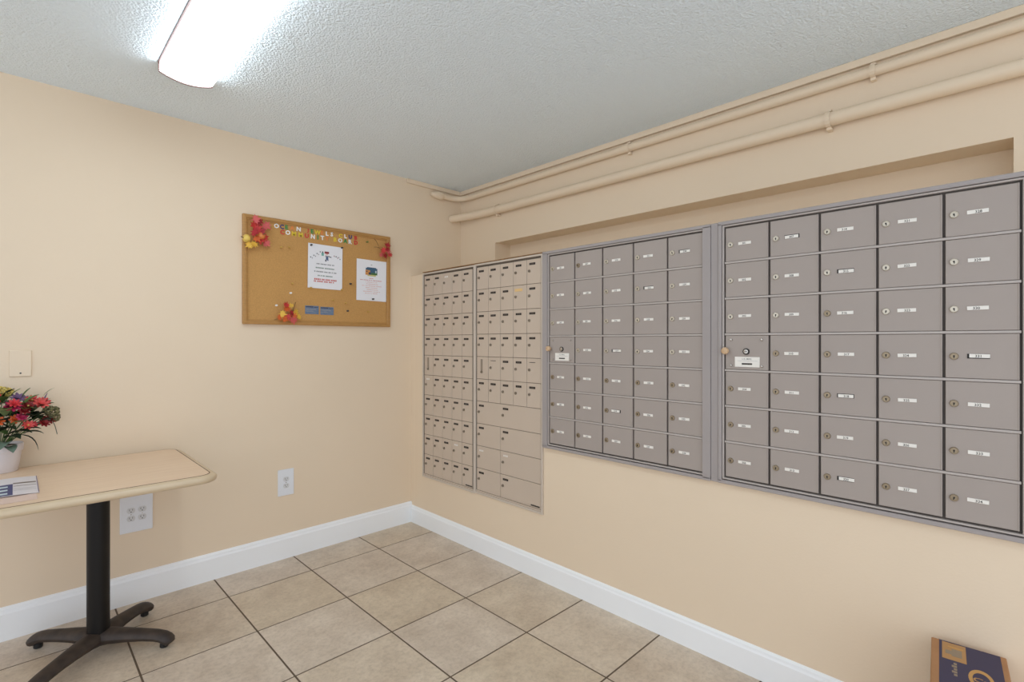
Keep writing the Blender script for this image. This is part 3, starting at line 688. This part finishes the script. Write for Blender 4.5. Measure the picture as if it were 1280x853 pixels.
for a in (math.pi/4, -math.pi/4):
    c, s = math.cos(a), math.sin(a); v = [(-.22, -.02), (.22, -.02), (.22, .02), (-.22, .02)]
    m.prism([(x*c-y*s, x*s+y*c) for x, y in v], .696, .7058, 'z', 'black_metal')
put('top_spider', m, table, TC)
for dx, dy, L in ((.215, -.185, .275), (.195, .19, .27), (-.19, -.195, .30), (-.19, .205, .275)):
    u = Vector((dx, dy, 0)).normalized(); m = MB()
    prof = [(0, .050, .046), (.05, .056, .041), (.12, .056, .035), (.19, .053, .031), (.235, .049, .030), (.262, .043, .030), (.278, .034, .030), (.288, .026, .028), (.292, .018, .022)]
    m.tube([u*(d*L/.28)+Vector((0, 0, h)) for d, h, w in prof], [w for d, h, w in prof], 'worn_metal', 12, flat=.72)
    leg = put('leg', m.mesh('leg', True), table, TC)
    put('glide', MB().lathe([(.012, 0), (.0155, .003), (.0155, .014), (.010, .022)], 'rubber', 14), leg, TC+u*(L*.95))

# ------------------------------------------------------------------ leaflets on the table
def sheet(name, x0, x1, y0, y1, z, bow, mm):
    m = MB(); n = 8; vs = []
    for k in range(n+1):
        u = k/n; zz = z+bow*math.sin(math.pi*u)
        for y in (y0, y1): vs += [(x0+(x1-x0)*u, y, zz), (x0+(x1-x0)*u, y, zz+.0012)]
    fs = []
    for k in range(n):
        o = k*4; q = o+4; fs += [(o+1, q+1, q+3, o+3), (o, o+2, q+2, q), (o, q, q+1, o+1), (o+2, o+3, q+3, q+2)]
    fs += [(0, 1, 3, 2), (n*4, n*4+2, n*4+3, n*4+1)]
    m.add(vs, fs, mm); return m
s1 = thing('paper_sheet', 'plain pale sheet on the table, lying under the printed leaflet', 'paper', (0, 2.55, TZ))
put('sheet', sheet('sheet', -.085, .058, -.175, .05, .0004, .0, 'leaflet_pink'), s1, (0, 2.55, TZ))
s2 = thing('printed_leaflet', 'folded leaflet with navy stripes on the table below the flowers', 'leaflet', (0, 2.62, TZ))
ZB_ = .0018
put('sheet', sheet('sheet', -.095, .0655, -.155, .155, ZB_, .004, 'leaflet'), s2, (0, 2.62, TZ))
def on_leaflet(m, x0, x1, y0, y1, mm, lift=.0005):
    n = 4
    for k in range(n):
        a = x0+(x1-x0)*k/n; b = x0+(x1-x0)*(k+1)/n
        f_ = lambda x: ZB_+.004*math.sin(math.pi*(x+.095)/.1605)+.0012+lift
        m.add([(a, y0, f_(a)), (b, y0, f_(b)), (b, y1, f_(b)), (a, y1, f_(a))], [(0, 1, 2, 3)], mm)
m = MB()
on_leaflet(m, -.094, -.003, -.152, .035, 'leaflet_navy')
for k in range(3): on_leaflet(m, -.094, -.016, -.135+.056*k, -.110+.056*k, 'leaflet_light', .0009)
on_leaflet(m, -.002, .060, .030, .052, 'leaflet_gray'); on_leaflet(m, -.001, .060, -.012, -.004, 'leaflet_gray'); on_leaflet(m, -.001, .058, -.06, -.057, 'ink_gray'); on_leaflet(m, -.001, .058, -.085, -.082, 'ink_gray')
on_leaflet(m, .0625, .065, -.15, .154, 'leaflet_edge')
put('print', m, s2, (0, 2.62, TZ))

# ------------------------------------------------------------------ flower pot
PC = Vector((-.043, 2.978, TZ))
pot = thing('potted_flowers', 'mixed red, yellow and purple artificial flowers in a white pot on the table', 'flowers', PC)
m = MB(); m.lathe([(.054, 0), (.057, .004), (.066, .070), (.0665, .083), (.072, .085), (.0745, .112), (.0725, .115), (.069, .112), (.066, .095), (.0, .095)], 'pot_white', 32, cap=True, sy=.98); put('pot', m.mesh('pot', True), pot, PC)
m = MB(); m.lathe([(.0655, .0955), (.0655, .104), (.04, .109), (.0, .110)], 'soil', 20); put('soil', m.mesh('soil', True), pot, PC)
def lance(mm, L, Wd, droop=.4, n=6):
    m = MB(); vs = []
    for k in range(n+1):
        t = k/n; w = Wd*math.sin(math.pi*min(1, .06+t*.94))**.8 if k < n else .0006
        z = L*(t*.55-droop*t*t); x = L*t*.9
        vs += [(x, -w, z+w*.35), (x, 0, z), (x, w, z+w*.35)]
    fs = []
    for k in range(n):
        o = k*3; fs += [(o, o+1, o+4, o+3), (o+1, o+2, o+5, o+4)]
    k = len(vs); vs2 = [(x, y, z-.0012) for x, y, z in vs]
    m.add(vs+vs2, fs+[tuple(a+k for a in reversed(f)) for f in fs], mm); return m.mesh('leaf', True)
def blossom(mm, r, np_, up=.5, core=None):
    m = MB()
    for layer, (rr, tilt, off) in enumerate([(r, up, 0), (r*.7, up+.5, .4)]):
        for k in range(np_):
            a = 2*math.pi*k/np_+off; vs = []
            for t, w in ((.08, .08), (.45, .20), (.8, .17), (1., .03)):
                for s in (-1, 1):
                    x = rr*t*math.cos(tilt); z = rr*t*math.sin(tilt)-rr*.18*t*t; y = s*w*rr
                    vs.append((x*math.cos(a)-y*math.sin(a), x*math.sin(a)+y*math.cos(a), z))
            vs += [(x, y, z-.001) for x, y, z in vs]
            m.add(vs, [(0, 1, 3, 2), (2, 3, 5, 4), (4, 5, 7, 6), (8, 10, 11, 9), (10, 12, 13, 11), (12, 14, 15, 13)], mm)
    if core: m.lathe([(r*.16, 0), (r*.2, r*.12), (r*.08, r*.24)], core, 8)
    return m.mesh('flower')
def ball(mm, r, n=26, seed=1):
    rnd = random.Random(seed); m = MB()
    for k in range(n):
        z = 1-2*(k+.5)/n; a = k*2.39996; q = math.sqrt(1-z*z); d = Vector((q*math.cos(a), q*math.sin(a), z)); e = d.orthogonal().normalized(); f_ = d.cross(e); s = r*rnd.uniform(.3, .42); b = d*r*rnd.uniform(.75, 1.05)
        m.add([d*r*.3, b+e*s, b+d*s*.5, b-e*s, b+f_*s, b-f_*s], [(0, 1, 2), (0, 2, 3), (0, 4, 2), (0, 2, 5), (1, 4, 2), (3, 5, 2)], mm)
    return m.mesh('flower')
def at_pot(px, py, y): return wall_at(px, py, y)
FL = [(3, 490, 2.97, 'ball', 'flower_yellow', .022), (10, 491, 2.95, 'ball', 'flower_yellow', .018), (22, 498, 2.94, 'b', 'flower_purple', .030), (31, 499, 2.96, 'b', 'flower_purple', .022),
      (16, 509, 2.90, 'b', 'flower_magenta', .034), (18, 505, 2.89, 'b', 'flower_red', .026), (40, 501, 2.94, 'b', 'flower_coral', .030), (51, 505, 2.93, 'b', 'flower_coral', .034), (55, 503, 2.95, 'b', 'flower_red', .028), (35, 508, 2.91, 'b', 'flower_dark', .028),
      (19, 525, 2.90, 'b', 'flower_orange', .026), (27, 522, 2.89, 'b', 'flower_magenta', .024), (35, 532, 2.90, 'b', 'flower_coral', .026), (41, 531, 2.92, 'b', 'flower_red', .020), (55, 529, 2.93, 'b', 'flower_dark', .026), (61, 525, 2.95, 'b', 'flower_dark', .028),
      (66, 515, 2.95, 'ball', 'flower_olive', .024), (69, 522, 2.96, 'ball', 'flower_olive', .018), (60, 512, 2.93, 'ball', 'flower_olive', .018), (30, 514, 2.90, 'b', 'flower_dark', .026),
      (-8, 500, 2.93, 'b', 'flower_red', .034), (-20, 512, 2.92, 'b', 'flower_coral', .034), (-14, 490, 2.95, 'b', 'flower_purple', .03), (-32, 505, 2.95, 'b', 'flower_magenta', .034), (-4, 528, 2.88, 'b', 'flower_orange', .03), (-40, 522, 2.94, 'b', 'flower_red', .03), (-26, 530, 2.91, 'ball', 'flower_olive', .024)]
rnd = random.Random(11); fcache = {}
TOPC = PC+Vector((0, 0, .115))
for i, (px, py, y, kind, mm, r) in enumerate(FL):
    p = at_pot(px, py, min(y, 2.985)); k = (kind, mm, r)
    if k not in fcache: fcache[k] = ball(mm, r, seed=i) if kind == 'ball' else blossom(mm, r*.95, 8, .45, 'flower_yellow' if i % 3 == 0 else None)
    d = (p-TOPC).normalized(); toward = (d*.6+Vector((-.0, -.75, .35))).normalized()
    fl = put('flower', fcache[k], pot, p, toward.to_track_quat('Z', 'Y').to_euler())
    m = MB(); a = TOPC-PC+Vector((d.x*.02, d.y*.02, -.004)); b = p-PC-toward*.004; c = (a*.4+b*.6)+Vector((0, 0, .012)); m.tube(smooth_path([a, c, b], 5), .0015, 'green_mid', 6); put('stem', m, pot, PC)
LV = [(5, 505, 2.90, 'green_mid', .085, .022, -1.2, .1), (7, 521, 2.88, 'green_pale', .085, .020, -1.5, .0), (22, 535, 2.89, 'green_pale', .085, .015, -.5, .1), (44, 517, 2.91, 'green_dark', .08, .017, .2, .0), (36, 540, 2.90, 'green_dark', .085, .016, -.2, .4), (42, 541, 2.91, 'green_dark', .07, .012, .0, .7),
      (41, 542, 2.91, 'green_dark', .105, .008, -.1, 1.6), (5, 556, 2.88, 'green_gray', .09, .026, -1.9, .8), (13, 560, 2.88, 'green_gray', .07, .020, -1.3, .9), (40, 507, 2.92, 'green_mid', .08, .012, .4, -.2), (50, 513, 2.93, 'green_mid', .07, .013, .1, .2), (60, 509, 2.95, 'green_mid', .05, .010, .1, .1), (32, 517, 2.90, 'green_mid', .08, .013, -.6, .2),
      (28, 511, 2.90, 'green_pale', .07, .007, -.3, .0), (10, 540, 2.89, 'green_dark', .09, .020, -1., .4), (25, 543, 2.89, 'green_dark', .09, .019, -.5, .5), (0, 545, 2.88, 'green_mid', .08, .018, -2.1, .3), (16, 548, 2.88, 'green_dark', .08, .020, -.9, .6), (30, 526, 2.90, 'green_dark', .08, .020, -.5, .2), (47, 523, 2.92, 'green_dark', .07, .018, .1, .2), (14, 516, 2.90, 'green_dark', .08, .020, -.9, .1), (3, 530, 2.89, 'green_dark', .09, .022, -1.8, .3), (34, 521, 2.93, 'green_dark', .09, .02, .2, .0), (56, 519, 2.94, 'green_dark', .06, .014, .2, .2), (20, 500, 2.94, 'green_pale', .07, .006, .3, -.4), (12, 499, 2.93, 'green_dark', .07, .01, -.6, -.3), (35, 496, 2.95, 'green_mid', .05, .005, .5, -.5)]
for k in range(16):
    LV.append((rnd.uniform(-50, 4), rnd.uniform(500, 556), rnd.uniform(2.88, 2.96), rnd.choice(['green_mid', 'green_dark', 'green_pale', 'green_gray']), .08, .018, rnd.uniform(-3.2, -1.6), rnd.uniform(0, .6)))
for k in range(26):       # inner foliage filling the gaps between the blossoms
    LV.append((rnd.uniform(2, 60), rnd.uniform(503, 540), rnd.uniform(2.93, 2.985), rnd.choice(['green_dark', 'green_dark', 'green_mid', 'green_gray']), rnd.uniform(.05, .08), rnd.uniform(.010, .018), rnd.uniform(-2.2, .6), rnd.uniform(-.3, .5)))
for k in range(14):       # fine twigs and seed heads
    LV.append((rnd.uniform(10, 64), rnd.uniform(494, 520), rnd.uniform(2.93, 2.98), rnd.choice(['green_pale', 'flower_olive', 'twig', 'flower_purple']), rnd.uniform(.04, .06), rnd.uniform(.002, .004), rnd.uniform(-.9, .9), rnd.uniform(-.9, .0)))
for (px, py, y, mm, L, Wd, az, droop) in LV:
    p = at_pot(px, py, y); me = lance(mm, L, Wd, .35+.25*droop)
    o = Vector((math.cos(az)*math.cos(.2)*L*.45, math.sin(az)*L*.45, 0))
    q = p-o
    q.y = min(q.y, 3.02, 3.035-max(0, math.sin(az))*L)
    put('leaf', me, pot, q, (0, droop*.55-.25, az))
# thin drooping strand at the right
a, b, c = at_pot(62, 522, 2.95), at_pot(68, 531, 2.94), at_pot(71.5, 543, 2.94)
m = MB(); m.tube(smooth_path([a-PC, b-PC, c-PC], 6), .0013, 'green_dark', 6); put('stem', m, pot, PC)

# ------------------------------------------------------------------ shipping box by the right wall
BH, BW, BD = .386, .163, .30
ang = math.radians(5.2)
bc = Vector((1.985, .118, 0))+Vector((-math.cos(ang), -math.sin(ang), 0))*BD/2
bxo = thing('shipping_box', 'tall cardboard box with navy printed top standing against the wall', 'box', bc); bxo.rotation_euler = (0, 0, ang)
put('carton', MB().bbox(-BD/2, BD/2, -BW/2, BW/2, 0, BH, 'cardboard', .003, 2), bxo, bc)
put('print_panel', MB().box(-BD/2+.015, BD/2-.004, -BW/2+.013, BW/2-.018, BH-.0002, BH+.0004, 'box_navy'), bxo, bc)
m = MB(); zt_ = BH+.0007
m.box(BD/2-.112, BD/2-.010, .005, .057, BH, zt_, 'box_print'); m.box(BD/2-.088, BD/2-.045, .014, .036, BH, zt_+.0003, 'box_gray'); m.box(BD/2-.080, BD/2-.058, .036, .050, BH, zt_+.0003, 'box_gray'); m.box(BD/2-.040, BD/2-.030, .010, .044, BH, zt_+.0003, 'box_mustard')
put('address_label', m, bxo, bc)
m = MB(); cx_, cy_ = BD/2-.175, -.022
n = 26; vs = []
for k in range(n):
    a = 2*math.pi*k/n
    for q in (1., .68): vs.append((cx_+.052*q*math.cos(a), cy_+.026*q*math.sin(a), zt_))
m.add(vs, [(2*k, 2*((k+1) % n), 2*((k+1) % n)+1, 2*k+1) for k in range(n)], 'box_mustard')
m.text('Ca', lambda u, v: (cx_-.004+v, cy_-u, zt_), .022, 'box_mustard')
for k in range(5): m.box(cx_-.02+k*.015, cx_-.009+k*.015, .026, .033+.004*(k % 2), BH, zt_, 'box_gray')
put('logo', m, bxo, bc)
